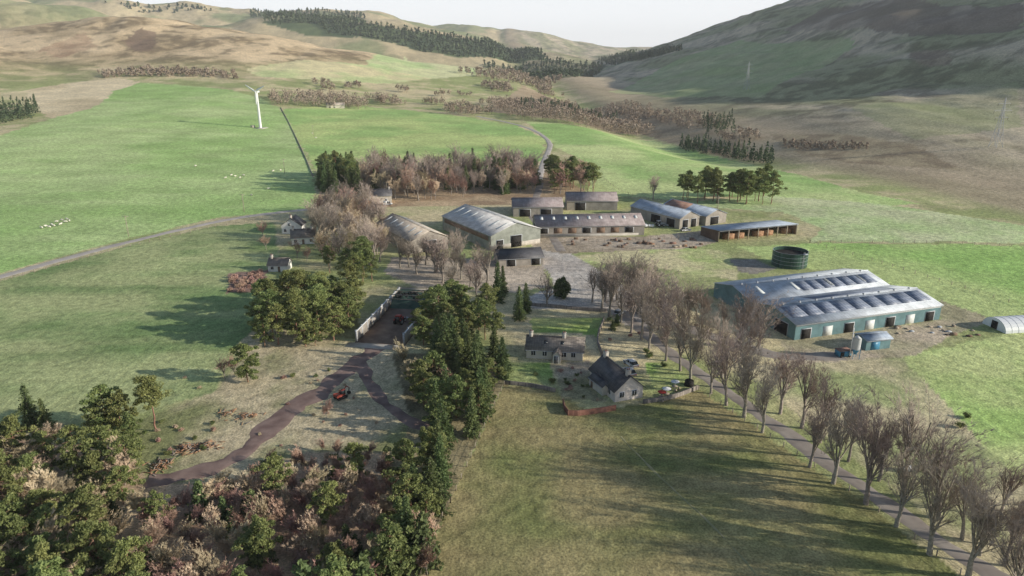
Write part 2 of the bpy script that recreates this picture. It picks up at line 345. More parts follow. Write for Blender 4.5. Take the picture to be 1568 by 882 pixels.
# ------------------------------------------------------------------ roads
def smooth(P,step=1.5):
    P=np.array(P,float); P2=np.vstack([2*P[0]-P[1],P,2*P[-1]-P[-2]]); out=[]
    for i in range(1,len(P2)-2):
        n=max(2,int(np.linalg.norm(P2[i+1]-P2[i])/step))
        for k in range(n):
            t=k/n; a,b_,c,d=P2[i-1],P2[i],P2[i+1],P2[i+2]
            out.append(.5*((2*b_)+(-a+c)*t+(2*a-5*b_+4*c-d)*t*t+(-a+3*b_-3*c+d)*t**3))
    out.append(P[-1]); return np.array(out)
def road(name,pp,w,mat,off=.07,wn=.5,step=1.5):
    C=smooth(WP(pp),step); T=np.gradient(C,axis=0); T/=np.linalg.norm(T,axis=1)[:,None]+1e-9
    Nn=np.stack([-T[:,1],T[:,0]],1); V=[];F=[];K=6
    for k in range(K+1):
        s=(k/K)*2-1; ww=w/2+(fbm(C[:,0]+(50 if s>0 else 0),C[:,1],4,3,77)-.5)*wn*1.6
        p=C+Nn*(ww*s)[:,None]; z=H(p[:,0],p[:,1])+off-(.08*off/.07 if k in(0,K) else 0)
        V.append(np.column_stack([p,z]))
    n=len(C); V=np.vstack(V)
    for k in range(K):
        for i in range(n-1):
            a=k*n+i; F+= [(a,a+1,a+n+1),(a,a+n+1,a+n)]
    F=np.array(F)[:,::-1]
    return link(name,mesh_tri(name,V,F,np.zeros(len(F)),[mat]))
road('farm_drive',[(930,455),(965,490),(1020,535),(1065,568),(1130,612),(1200,662),(1290,725),(1370,780),(1450,835),(1560,905)],3.8,'tarm',wn=1.4)
road('farm_track',[(578,528),(548,555),(500,592),(440,635),(390,678),(350,706),(290,728),(225,738)],5.0,'track',off=.09,wn=2.4)
road('farm_track',[(552,550),(562,580),(582,610),(620,640),(650,655)],2.8,'track',off=.06,wn=1.2)
road('trodden_path',[(950,668),(1010,730),(1080,795),(1150,870),(1190,930)],.45,'trod',off=.03,wn=.5)
road('country_lane',[(-300,510),(0,424),(90,399),(200,370),(330,340),(420,326),(500,318),(560,310)],4.6,'farroad',off=.12,wn=.8)
road('country_lane',[(825,275),(832,250),(842,222),(830,207),(805,195),(770,186),(730,178)],4.5,'farroad',off=.25,wn=.8)
road('farm_drive',[(860,385),(840,355),(815,330),(822,300),(828,280)],4,'tarm',off=.09)
road('farm_drive',[(960,470),(1000,490),(1060,505),(1120,525),(1200,545),(1290,545)],5,'tarm',off=.10,wn=1.5)

# ------------------------------------------------------------------ buildings
def building(name,A,B,depth,eave,rise,ridge='x',wall='cream',roof='slate',op=(),oh=.4,spans=1,panels=(),chim=(),mono=False,open_front=False):
    A=np.array(A);B=np.array(B); Lx=float(np.linalg.norm(B-A)); ex=(B-A)/Lx; ey=np.array([-ex[1],ex[0]])
    rz=math.atan2(ex[1],ex[0]); cor=[A,B,B+ey*depth,A+ey*depth]
    z0=min(Hs(*c) for c in cor)-.1; zz=max(Hs(*c) for c in cor)-z0
    e=empty(name,(A[0],A[1],z0),rz); eave=eave+zz*.6
    if ridge=='x': LL,WW=Lx,depth; mp=lambda l,w,z:(l,w,z)
    else: LL,WW=depth,Lx; mp=lambda l,w,z:(w,l,z)
    prof=[]; slopes=[]
    if mono: prof=[(0,eave),(WW,eave+rise)]; slopes=[((0,eave),(WW,eave+rise))]
    else:
        sw=WW/spans; prof=[(0,eave)]
        for k in range(spans):
            c=(k+.5)*sw; prof+= [(c,eave+rise),((k+1)*sw,eave)]
            slopes+=[((k*sw,eave),(c,eave+rise)),(((k+1)*sw,eave),(c,eave+rise))]
    wb=MB()
    for l in(0,LL):
        for (wa,za),(wb_,zb) in zip(prof[:-1],prof[1:]):
            wb.poly([mp(l,wa,0),mp(l,wb_,0),mp(l,wb_,zb),mp(l,wa,za)],[(0,1,2,3)],wall)
    zf=prof[0][1]; zbk=prof[-1][1]
    if not open_front: wb.poly([mp(0,0,0),mp(LL,0,0),mp(LL,0,zf),mp(0,0,zf)],[(0,1,2,3)],wall)
    wb.poly([mp(0,WW,0),mp(LL,WW,0),mp(LL,WW,zbk),mp(0,WW,zbk)],[(0,1,2,3)],wall)
    link('walls',wb.mesh('walls'),parent=e)
    rb=MB()
    for (w0,zA),(w1,zB) in slopes:
        dx=w1-w0; k=(zB-zA)/abs(dx) if dx else 0; sgn=1 if dx>0 else -1
        outer= (w0<.01 or w0>WW-.01)
        o=oh if outer else 0
        wA=w0-sgn*o; zA2=zA-k*o+.02; w1b=w1+(oh if mono else 0); zBb=zB+.02+(k*oh if mono else 0)
        rb.slab(mp(-oh,wA,zA2),mp(LL+oh,wA,zA2),mp(LL+oh,w1b,zBb),mp(-oh,w1b,zBb),.12,roof)
    link('roof',rb.mesh('roof'),parent=e)
    if not mono:
        cb=MB()
        for k in range(spans):
            c=(k+.5)*WW/spans; p0=mp(-oh-.02,c-.2,eave+rise+.1); p1=mp(LL+oh+.02,c+.2,eave+rise+.22)
            cb.box(min(p0[0],p1[0]),max(p0[0],p1[0]),min(p0[1],p1[1]),max(p0[1],p1[1]),p0[2],p1[2],roof)
        link('ridge_cap',cb.mesh('ridge_cap'),parent=e)
    for (si,l0,l1,s0,s1,mt) in panels:
        (w0,zA),(w1,zB)=slopes[si]; f=lambda l,s,o=.17:mp(l*LL,w0+(w1-w0)*s,zA+(zB-zA)*s+o)
        pb=MB(); pb.slab(f(l0,s0),f(l1,s0),f(l1,s1),f(l0,s1),.05,mt); link('roof_panel',pb.mesh('roof_panel'),parent=e)
    ob=MB()
    for (fc,a0,a1,b0,b1,mt) in op:
        def bx(a0,a1,b0,b1,t,mt):
            if fc=='f': ob.box(a0,a1,-t,.0+.01,b0,b1,mt)
            if fc=='b': ob.box(a0,a1,depth-.01,depth+t,b0,b1,mt)
            if fc=='l': ob.box(-t,.01,a0,a1,b0,b1,mt)
            if fc=='r': ob.box(Lx-.01,Lx+t,a0,a1,b0,b1,mt)
        if mt=='glass': bx(a0-.12,a1+.12,b0-.12,b1+.12,.04,'wpaint')
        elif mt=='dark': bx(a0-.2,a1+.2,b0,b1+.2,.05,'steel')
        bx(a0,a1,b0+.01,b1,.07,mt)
        if mt=='glass': bx((a0+a1)/2-.04,(a0+a1)/2+.04,b0,b1,.09,'wpaint')
    if op: link('doors_and_windows',ob.mesh('doors_and_windows'),parent=e)
    for (l,w) in chim:
        c=mp(l,w,0); top=eave+rise+1.1
        q=MB(); q.box(c[0]-.45,c[0]+.45,c[1]-.45,c[1]+.45,eave+rise*.5,top,'block'); q.box(c[0]-.52,c[0]+.52,c[1]-.52,c[1]+.52,top,top+.1,'conc')
        for dx in(-.2,.2): q.tube((c[0]+dx,c[1],top+.1),(c[0]+dx,c[1],top+.5),.12,.1,'brick',8,True)
        link('chimney',q.mesh('chimney'),parent=e)
    gb=MB()
    if ridge=='x': gb.tube((-.2,-oh-.06,eave-.2),(Lx+.2,-oh-.06,eave-.2),.07,.07,'steel',6)
    link('gutter',gb.mesh('gutter'),parent=e) if gb.V else None
    return e,Lx
building('stone_cottage',W(806,548),W(892,553),6.5,2.5,2.2,'x','cream','tile',op=[('f',1.2,2.2,1,2.1,'glass'),('f',4,5,1,2.1,'glass'),('f',6.3,7.2,.1,2.1,'timber'),('f',8.5,9.8,1,2.1,'glass'),('f',11,12,1,2.1,'glass'),('r',2.5,3.6,1,2.2,'glass')],chim=[(.8,3.25),(9,3.25)],panels=[(0,.3,.36,.4,.65,'glass'),(0,.6,.66,.4,.65,'glass')])
building('stone_porch',W(846,556),W(858,557),2.4,2.2,.8,'y','cream','tile',op=[('f',.4,1.3,.1,2,'glass')],oh=.2)
a=W(941,616)
building('slate_roof_cottage',a,(a[0]+6.4,a[1]+2.3),12,2.7,2.9,'y','pink','slate',op=[('f',1.2,2.2,1,2.2,'glass'),('f',4.2,5.2,1,2.2,'glass'),('r',2,3.2,1,2.1,'glass'),('r',6,7,.1,2.1,'timber'),('r',9,10.2,1,2.1,'glass'),('l',2,3.2,1,2.1,'glass')],chim=[(.8,3.4),(11.2,3.4)],panels=[(1,.3,.38,.4,.65,'glass')])
building('garden_outhouse',W(902,590),W(922,606),3.0,2.1,.9,'x','cream','slate',oh=.2,op=[('f',.7,1.5,.1,1.9,'timber')])
building('white_house',W(432,358),W(462,358),7,3.6,3.0,'y','white','slate',op=[('f',1,2,1,2.2,'glass'),('f',5,6,1,2.2,'glass'),('f',3,3.8,3.6,4.6,'glass'),('r',2,3,1,2.2,'glass')],chim=[(1,4)])
building('white_house',W(447,375),W(482,373),7,2.8,2.6,'x','white','tile',op=[('f',1,2,1,2.1,'glass'),('f',4,4.9,.1,2.1,'timber'),('f',7,8,1,2.1,'glass')],chim=[(.7,3.5),(8,3.5)])
building('white_cottage',W(411,416),W(440,416),5.5,2.4,1.8,'x','white','tile',op=[('f',1,1.9,1,2,'glass'),('f',3.4,4.2,.1,2,'timber')],chim=[(.7,2.7)])
building('farmhouse',W(560,312),W(600,311),8,4,2.6,'x','cream','slate',op=[('f',1.5,2.6,1,2.3,'glass'),('f',6,7.1,1,2.3,'glass'),('f',10,11,1,2.3,'glass')],chim=[(1,4),(12,4)])
building('farm_bungalow',W(500,165),W(528,166),9,3,2.5,'x','cream','tanro',op=[('f',3,5,1,2.3,'glass'),('f',8,10,1,2.3,'glass')])
pan=lambda s,n,m='skyl',a=.35,b=.8:[(s,(i+.5)/n-.014,(i+.5)/n+.014,a,b,m) for i in range(n)]
q=(.85,.527)
def rot_shed(uv,wd): a=W(*uv); return a,(a[0]+q[0]*wd,a[1]+q[1]*wd)
a,b_=rot_shed((630,389),15.5)
building('grain_shed',a,b_,36,5.0,3.2,'y','block','tanro',op=[('f',5,10.5,.1,4.4,'dark'),('r',4,8,.1,3.6,'dark')],panels=pan(0,6)+pan(1,6))
a,b_=rot_shed((752,384),23)
building('large_cattle_shed',a,b_,42,6.0,3.8,'y','green','asb',op=[('f',9,14,.1,4.8,'dark'),('f',2.5,5.5,.1,3.8,'dark'),('f',.2,22.8,.05,2.0,'block'),('l',2,40,3.6,5.4,'timber'),('r',.2,40,.05,2.0,'block')],panels=pan(0,7)+pan(1,7))
building('low_slate_shed',W(764,409),W(832,405),11,3,2,'x','block','slate',op=[('f',3,6,.1,2.6,'dark'),('f',12,15,.1,2.6,'dark')])
building('long_cattle_shed',W(822,364),W(986,360),17,4.6,3.0,'x','block','asbdark',op=[('f',i*6+1.2,i*6+4.6,1.8,4.0,'timber' if i%3 else 'dark') for i in range(7)]+[('f',.4,43,.05,1.4,'conc'),('l',5,10,.1,4.2,'dark')],panels=pan(0,9,a=.55))
building('open_cattle_court',W(786,332),W(862,331),18,4.4,2.6,'x','block','asbdark',op=[('f',3,8,.1,3.6,'dark'),('f',13,18,.1,3.6,'dark')])
building('old_cattle_shed',W(868,322),W(945,322),16,4.6,2.8,'x','block','asbdark',op=[('f',4,9,.1,3.8,'dark')])
a,b_=rot_shed((1040,351),12)
building('blue_roof_shed',a,b_,32,4.6,2.6,'y','block','bluero',op=[('f',2,5,.1,3.8,'dark'),('f',7,10,.1,3.8,'dark'),('l',3,8,.1,3.8,'dark'),('l',12,18,.1,3.8,'dark')])
a,b_=rot_shed((1080,346),13)
building('rusty_roof_shed',a,b_,28,4.2,2.4,'y','block','bluero',op=[('f',3,8,.1,3.6,'dark')],panels=[(0,.5,.98,.02,.98,'rust')])
e,Lx=building('pole_barn',W(1100,371),W(1219,359),13,4.6,-1.2,'x','timber','bluero',mono=True,open_front=True)
pb=MB()
for i in range(9):
    x=Lx*i/8; pb.box(x-.15,x+.15,.1,.4,0,4.4,'wood')
for i in (1,2,4,5,7): pb.box(Lx*i/8+.2,Lx*(i+1)/8-.2,2.5,5,0,2.4,'log')
link('posts_and_bales',pb.mesh('posts_and_bales'),parent=e)
A=W(1216,521);B=W(1438,489)
sol=[(0,.02+.107*i,.124+.107*i,.30,.86,'solar') for i in range(9)]+[(2,.40+.08*i,.476+.08*i,.25,.8,'solar') for i in range(7)]
e,Lx=building('large_solar_roof_shed',A,B,37,4.4,2.1,'x','teal','ltgrey',spans=2,oh=.3,
 op=[('f',i*7+2,i*7+5,.1,2.9,'skyl' if i%2 else 'dark') for i in range(7)]+[('r',4,9,.1,3.6,'dark'),('f',.3,49,3.9,4.3,'wpaint'),('r',.3,36,3.9,4.3,'wpaint'),('l',3,8,.1,3.6,'dark')],
 panels=sol+[(1,.3,.9,.2,.8,'solar')]+pan(2,4,'skyl'))
vb=MB()
for k in range(2):
    for i in range(9):
        x=Lx*(i+.5)/9; y=9.2+18.5*k; vb.tube((x,y,6.5),(x,y,7.0),.3,.3,'steel',8,True); vb.tube((x,y,7.0),(x,y,7.15),.4,.1,'steel',8,True)
link('roof_vents',vb.mesh('roof_vents'),parent=e)
building('small_teal_shed',W(1325,537),W(1362,533),4.5,2.8,.7,'x','teal','bluero',op=[('f',1.5,4,.1,2.3,'bluep')])
x,y=W(1308,548); z=Hs(x,y); s=MB()
for dx,dy in((-1,-1),(1,-1),(1,1),(-1,1)): s.tube((dx*.8,dy*.8,0),(dx*.8,dy*.8,2.6),.08,.08,'bluep',6)
s.tube((0,0,1.0),(0,0,2.4),.25,1.0,'bluep',16); s.tube((0,0,2.4),(0,0,5.2),1.0,1.0,'silver',16); s.tube((0,0,5.2),(0,0,5.9),1.0,.2,'silver',16,True)
s.tube((-1.2,0,.5),(-1.2,0,8),.1,.1,'wpaint',8,True)
link('feed_silo',s.mesh('feed_silo'),(x,y,z)); 
s=MB(); s.box(-1.6,1.6,-1,1,.25,1.7,'bluep'); s.box(-1.7,1.7,-1.1,1.1,1.7,1.8,'rust'); s.box(-1.4,-.4,-1.06,-1.0,.4,1.5,'dark')
for dx in(-1.2,1.2):
    s.tube((dx,-1.15,.3),(dx,-.85,.3),.3,.3,'rubber',12,True); s.tube((dx,.85,.3),(dx,1.15,.3),.3,.3,'rubber',12,True)
link('blue_trailer',s.mesh('blue_trailer'),(W(1290,545)[0],W(1290,545)[1],z),.2)
x,y=W(1218,413); z=Hs(x,y); s=MB()
n=36;r=6.0
for i in range(n):
    a0=2*math.pi*i/n;a1=2*math.pi*(i+1)/n
    P=lambda a,rr,zz:(rr*math.cos(a),rr*math.sin(a),zz)
    s.poly([P(a0,r,0),P(a1,r,0),P(a1,r,5.4),P(a0,r,5.4)],[(0,1,2,3)],'tank')
    s.poly([P(a0,r,5.4),P(a1,r,5.4),P(a1,r-.15,5.4),P(a0,r-.15,5.4)],[(0,1,2,3)],'steel')
    s.poly([P(a0,r-.15,5.4),P(a1,r-.15,5.4),P(a1,r-.15,0),P(a0,r-.15,0)],[(0,1,2,3)],'tank')
    s.poly([(0,0,4.2),P(a0,r-.15,4.2),P(a1,r-.15,4.2)],[(0,1,2)],'dark')
for zz in(1.3,2.6,3.9):
    for i in range(n): s.tube((r*1.005*math.cos(6.283*i/n),r*1.005*math.sin(6.283*i/n),zz),(r*1.005*math.cos(6.283*(i+1)/n),r*1.005*math.sin(6.283*(i+1)/n),zz),.05,.05,'steel',4)
s.tube((r,-1,0),(r,-1,6.2),.06,.06,'steel',5); s.tube((r,-.4,0),(r,-.4,6.2),.06,.06,'steel',5); s.box(r-.2,r+1,-1.6,.2,5.4,5.5,'steel')
link('slurry_tank',s.mesh('slurry_tank'),(x,y+6,z),-1)
x,y=W(1566,500); z=Hs(x,y); s=MB(); n=12
for i in range(n):
    a0=math.pi*i/n;a1=math.pi*(i+1)/n
    s.poly([(-9,4*math.cos(a0),3*math.sin(a0)),(9,4*math.cos(a0),3*math.sin(a0)),(9,4*math.cos(a1),3*math.sin(a1)),(-9,4*math.cos(a1),3*math.sin(a1))],[(0,1,2,3)],'plastic')
    for xx in(-9,9): s.poly([(xx,0,0),(xx,4*math.cos(a0),3*math.sin(a0)),(xx,4*math.cos(a1),3*math.sin(a1))],[(0,1,2)],'plastic')
s.box(-9.06,-9.0,-1,1,0,2.2,'dark')
for i in range(10):
    for k in range(n):
        a0=math.pi*k/n;a1=math.pi*(k+1)/n; s.tube((-9+2*i,4.03*math.cos(a0),3.03*math.sin(a0)),(-9+2*i,4.03*math.cos(a1),3.03*math.sin(a1)),.03,.03,'steel',3)
link('polytunnel',s.mesh('polytunnel'),(x,y,z),.15)
# silage clamp
A=np.array(W(541,524));B=np.array(W(612,524)); Lx=float(np.linalg.norm(B-A)); ex=(B-A)/Lx; rz=math.atan2(ex[1],ex[0])-.16
e=empty('silage_clamp',(A[0]+1,A[1],Hs(*A)),rz); D=37; Wd=12.5
s=MB(); s.box(-.5,Wd+.5,-.5,D,.02,.1,'silage'); link('floor',s.mesh('floor'),parent=e)
s=MB(); s.box(-2,Wd+1,-3.4,-.5,.02,.12,'conc'); link('concrete_apron',s.mesh('concrete_apron'),parent=e)
s=MB()
for x0 in(-.3,Wd):
    s.box(x0,x0+.3,0,D,.1,2.9,'block'); s.box(x0-.06,x0+.36,-.05,D+.05,2.9,3.0,'wpaint')
    for i in range(10): s.box(x0-.12,x0+.42,i*4,i*4+.25,.1,3.4,'steel')
s.box(0,Wd,D-.3,D-.01,.1,2.9,'block'); link('side_walls',s.mesh('side_walls'),parent=e)
s=MB()
for i in range(4): s.box(-.35,Wd+.35,25+i*3.7,25.2+i*3.7,3.3,3.5,'wood')
link('timber_frame',s.mesh('timber_frame'),parent=e)
s=MB(); s.poly([(.2,26,.1),(Wd-.2,26,.1),(Wd-.2,29,2.2),(.2,29,2.0),(.2,36.5,2.6),(Wd-.2,36.5,2.5)],[(0,1,2,3),(3,2,5,4)],'net')
for i in range(60): 
    a=U(.6,Wd-.8);b_=U(28.8,36); s.tube((a,b_,2.45),(a,b_,2.75),.4,.38,'rubber',8,True)
link('sheeted_silage_heap',s.mesh('sheeted_silage_heap'),parent=e)

# ------------------------------------------------------------------ vehicles
def wheels(s,pts,r,w):
    for (x,y) in pts:
        sg=1 if y>0 else -1; s.tube((x,y-w/2,r),(x,y+w/2,r),r,r,'rubber',14,True); s.tube((x,y+sg*(w/2),r),(x,y+sg*(w/2+.02),r),r*.55,r*.5,'silver',10,True)
def loft(s,prof,hw,m,top=None,shr=.0):
    n=len(prof); zt=max(p[1] for p in prof)
    L_=[(x,-(hw-(shr*(z/zt))),z) for x,z in prof]; R_=[(x,(hw-(shr*(z/zt))),z) for x,z in prof]
    s.poly(L_+R_,[tuple(range(n)),tuple(range(2*n-1,n-1,-1))]+[(i,(i+1)%n,n+(i+1)%n,n+i) for i in range(n)],m)
def car(name,uv,rz,m,van=False):
    s=MB(); loft(s,[(-2.15,.3),(2.15,.3),(2.2,.75),(1.2,.95),(-2.1,.98),(-2.2,.7)],.9,m,shr=.05)
    if van: cab=[(1.3,.95),(.6,1.9),(-2.1,1.95),(-2.15,.95)]
    else: cab=[(1.15,.95),(.45,1.45),(-1.3,1.48),(-2.0,.97)]
    loft(s,[(x*.99,z) for x,z in cab],.83,'glass',shr=.12); zt=max(z for _,z in cab)
    s.box(cab[2][0]+.05,cab[1][0]-.02,-.72,.72,zt-.0,zt+.05,m)
    for xx in(-.5,.5): s.box(xx-.05,xx+.05,-.80,.80,.95,zt-.02,m)
    if van: s.box(-2.1,-.3,-.82,.82,1.0,1.93,m)
    s.box(2.15,2.22,-.75,-.45,.6,.75,'wpaint'); s.box(2.15,2.22,.45,.75,.6,.75,'wpaint'); s.box(-2.22,-2.15,-.8,.8,.62,.75,'red')
    wheels(s,[(1.35,-.85),(1.35,.85),(-1.35,-.85),(-1.35,.85)],.33,.2)
    x,y=W(*uv); link(name,s.mesh(name),(x,y,Hs(x,y)+.1),rz)
def tractor(name,uv,rz,m):
    s=MB(); loft(s,[(.1,.9),(2.1,.9),(2.2,1.25),(2.05,1.5),(.1,1.65)],.42,m,shr=.04)
    loft(s,[(-1.3,1.0),(.2,1.0),(.15,2.5),(-1.15,2.5)],.75,'glass',shr=.08); s.box(-1.3,.3,-.8,.8,2.5,2.62,m)
    for a in(-.72,.68):
        for xx in(-1.2,.12): s.box(xx,xx+.08,a,a+.06,1,2.5,m)
    s.box(-1.6,-.0,-1.15,-.8,1.45,1.6,m); s.box(-1.6,-.0,.8,1.15,1.45,1.6,m); s.box(-1.4,2,-.35,.35,.6,.95,'dark')
    wheels(s,[(-.8,-.95),(-.8,.95)],.85,.45); wheels(s,[(1.6,-.8),(1.6,.8)],.55,.32); s.tube((1.2,.3,1.5),(1.2,.3,2.4),.06,.05,'dark',6)
    for y_ in(-.55,.55): s.tube((.4,y_,1.7),(2.6,y_,1.3),.09,.09,m,5); s.tube((2.6,y_,1.3),(3.2,y_,.5),.09,.08,m,5)
    s.box(3.1,3.8,-1.1,1.1,.15,.7,'steel'); x,y=W(*uv); link(name,s.mesh(name),(x,y,Hs(x,y)+.12),rz)
car('parked_car',(966,560),2.0,'wpaint'); car('parked_van',(963,573),1.9,'silver')
car('parked_car',(1050,354),.3,'silver'); car('parked_van',(594,314),0,'wpaint',True); car('parked_car',(948,482),.9,'silver')
tractor('red_tractor',(612,496),1.3,'red'); tractor('farm_tractor',(1010,347),.3,'silver')
def digger(uv,rz):
    s=MB()
    for y_ in(-.9,.9): loft_=[(-1.5,.1),(1.5,.1),(1.8,.45),(1.5,.8),(-1.5,.8),(-1.8,.45)]; s.poly([(x,y_-.25,z) for x,z in loft_]+[(x,y_+.25,z) for x,z in loft_],[tuple(range(6)),tuple(range(11,5,-1))]+[(i,(i+1)%6,6+(i+1)%6,6+i) for i in range(6)],'rubber')
    s.tube((0,0,.6),(0,0,.95),.6,.6,'dark',12,True); loft(s,[(-1.9,.95),(1,.95),(1,1.5),(-1.7,1.8),(-1.9,1.6)],1.0,'rustred')
    s.box(-.2,1.05,-.98,-.05,1.5,2.6,'glass'); s.box(-.25,1.1,-1.0,-.03,2.6,2.7,'rustred')
    s.tube((.9,.3,1.3),(2.4,.3,2.9),.2,.16,'rustred',5); s.tube((2.4,.3,2.9),(3.4,.3,2.0),.16,.13,'rustred',5); s.tube((3.4,.3,2.1),(3.2,.3,.8),.13,.1,'dark',5); s.box(2.8,3.6,-.1,.7,.2,.9,'dark')
    x,y=W(*uv); link('red_excavator',s.mesh('red_excavator'),(x,y,Hs(x,y)+.05),rz,.75)
digger((522,610),.9)
def logpile(name,uv,n,l,rz,m='log'):
    s=MB()
    for i in range(n):
        x=random.gauss(0,1.2); yy=random.gauss(0,.9); z=max(.1,.6-abs(x)*.3+U(-.3,.1)); a=U(-1.2,1.2)+(0 if i%2 else .8); d=Vector((math.cos(a),math.sin(a),U(-.15,.2)))*l*U(.25,.6)
        c=Vector((x,yy,z)); s.tube(c-d,c+d,U(.06,.12),U(.04,.08),m if i%3 else 'bark',6,True)
    x,y=W(*uv); link(name,s.mesh(name),(x,y,Hs(x,y)),rz)
logpile('brush_pile',(285,688),60,1.6,.5); logpile('brush_pile',(378,640),40,1.4,1.2); logpile('brush_pile',(315,684),50,1.6,.1); logpile('brush_pile',(245,712),50,1.8,1.7); logpile('brush_pile',(345,636),30,1.4,1.7)
def bale(uv,rz,m='plastic',n=1):
    for i in range(n):
        s=MB(); s.tube((-.6,0,.62),(-.45,0,.62),.5,.62,m,14,True); s.tube((-.45,0,.62),(.45,0,.62),.62,.62,m,14); s.tube((.45,0,.62),(.6,0,.62),.62,.5,m,14,True)
        x,y=W(*uv); x+=i%4*1.35+U(-.1,.1); y+=i//4*1.4; link('silage_bale',s.mesh('silage_bale'),(x,y,Hs(x,y)),rz+U(-.3,.3))
bale((985,348),.3,'plastic',6); bale((1390,722),.1,'plastic',1)
s=MB()
for i in range(34):
    x,y=W(U(870,1080),U(366,380)); z=Hs(x,y); l=U(.4,1.3); k=U(.3,.9); s.box(x-l,x+l,y-.5,y+.5,z,z+k,random.choice(['wood','rust','timber','timber','rust','log']))
for i in range(18):
    x,y=W(U(1370,1500),U(500,516)); z=Hs(x,y); l=U(.3,.8); s.box(x-l,x+l,y-.4,y+.4,z,z+U(.2,.7),random.choice(['wood','steel','timber','timber']))
link('stacked_pallets_and_scrap',s.mesh('stacked_pallets_and_scrap'))
for uv,mt in(((1013,612),'red'),((1020,607),'wpaint'),((1033,596),'plastic')):
    s=MB(); x,y=W(*uv); s.tube((0,0,0),(0,0,2.1),.04,.04,'steel',6); s.tube((0,0,1.9),(0,0,2.3),1.0,.05,mt,8); s.tube((0,0,.7),(0,0,.75),.7,.7,'wood',12,True)
    for a in range(4): s.box(1.0*math.cos(a*1.57)-.22,1.0*math.cos(a*1.57)+.22,1.0*math.sin(a*1.57)-.22,1.0*math.sin(a*1.57)+.22,.0,.45,'wood')
    link('garden_parasol_table',s.mesh('garden_parasol_table'),(x,y,Hs(x,y)))
x,y=W(1055,590); s=MB(); s.tube((0,0,0),(0,0,1.2),1.1,1.0,'dark',16,True); s.tube((0,0,1.2),(0,0,1.7),1.0,.1,'dark',16); link('water_tank',s.mesh('water_tank'),(x,y,Hs(x,y)))

# ------------------------------------------------------------------ fences / walls
def fence(name,pp,sp=3,h=1.15,mat='wood',rails=2,step=None):
    C=smooth(WP(pp),sp); s=MB(); zz=H(C[:,0],C[:,1])
    for i,(x,y) in enumerate(C):
        s.box(x-.07,x+.07,y-.07,y+.07,zz[i]-.1,zz[i]+h,mat)
        if i:
            for r in range(rails):
                k=h*(.9-.35*r); s.tube((C[i-1][0],C[i-1][1],zz[i-1]+k),(x,y,zz[i]+k),.02,.02,mat,3)
    link(name,s.mesh(name))
def wall(name,pp,h,t,mat,step=2,jag=0):
    C=smooth(WP(pp),step); s=MB(); zz=H(C[:,0],C[:,1]); T=np.gradient(C,axis=0); T/=np.linalg.norm(T,axis=1)[:,None]; Nn=np.stack([-T[:,1],T[:,0]],1)*t/2
    hh=[h+U(-jag,jag) for _ in C]
    for i in range(len(C)-1):
        a,b_=C[i],C[i+1];na,nb=Nn[i],Nn[i+1]
        v=[(*(a-na),zz[i]-.2),(*(b_-nb),zz[i+1]-.2),(*(b_+nb),zz[i+1]-.2),(*(a+na),zz[i]-.2),(*(a-na),zz[i]+hh[i]),(*(b_-nb),zz[i+1]+hh[i+1]),(*(b_+nb),zz[i+1]+hh[i+1]),(*(a+na),zz[i]+hh[i])]
        s.poly(v,[(4,5,6,7),(0,1,5,4),(2,3,7,6)]+([(3,0,4,7)] if i==0 else [])+([(1,2,6,5)] if i==len(C)-2 else []),mat)
    link(name,s.mesh(name))
fence('field_fence',[(1070,598),(1140,645),(1220,698),(1300,752),(1370,803),(1470,880)])
fence('field_fence',[(690,770),(715,715),(742,655),(772,590)])
fence('field_fence',[(640,900),(665,820),(690,770)])
fence('field_fence',[(0,432),(90,407),(200,378),(330,348),(400,336)],4)
fence('field_fence',[(1240,372),(1400,372),(1568,378)],4); fence('field_fence',[(1240,372),(1320,395),(1420,425),(1568,470)],4)
fence('field_fence',[(865,372),(985,368),(1090,362)],3,1.6,'wood',3); fence('field_fence',[(860,388),(960,382),(1060,378)],3,1.4,'wood',3)
fence('field_fence',[(905,250),(925,275),(968,300),(1035,310)],5)
wall('dry_stone_wall',[(430,165),(447,198),(466,238),(480,272)],.5,.5,'tile',5,.15)
wall('garden_brick_wall',[(862,618),(870,636),(905,634),(943,628)],1.2,.25,'brick')
wall('garden_wall',[(772,588),(812,592),(850,600)],.9,.4,'tile',2,.1)
wall('garden_wall',[(985,618),(1030,610),(1068,596)],.9,.4,'tile',2,.1)
wall('garden_wall',[(922,545),(915,520),(925,490)],1.0,.4,'tile',2,.1)
wall('yard_wall',[(812,468),(880,474),(930,478)],1.0,.4,'tile',2,.1)
def pole(uv,h):
    x,y=W(*uv); s=MB(); s.tube((0,0,0),(0,0,h),.16,.11,'wood',8,True); s.box(-1.1,1.1,-.07,.07,h-.6,h-.45,'wood')
    for a in(-1,0,1): s.tube((a,0,h-.45),(a,0,h-.2),.05,.05,'steel',6,True)
    link('utility_pole',s.mesh('utility_pole'),(x,y,Hs(x,y)),.2)
for p in((197,362),(374,325),(436,265),(480,208),(1098,330)): pole(p,9)

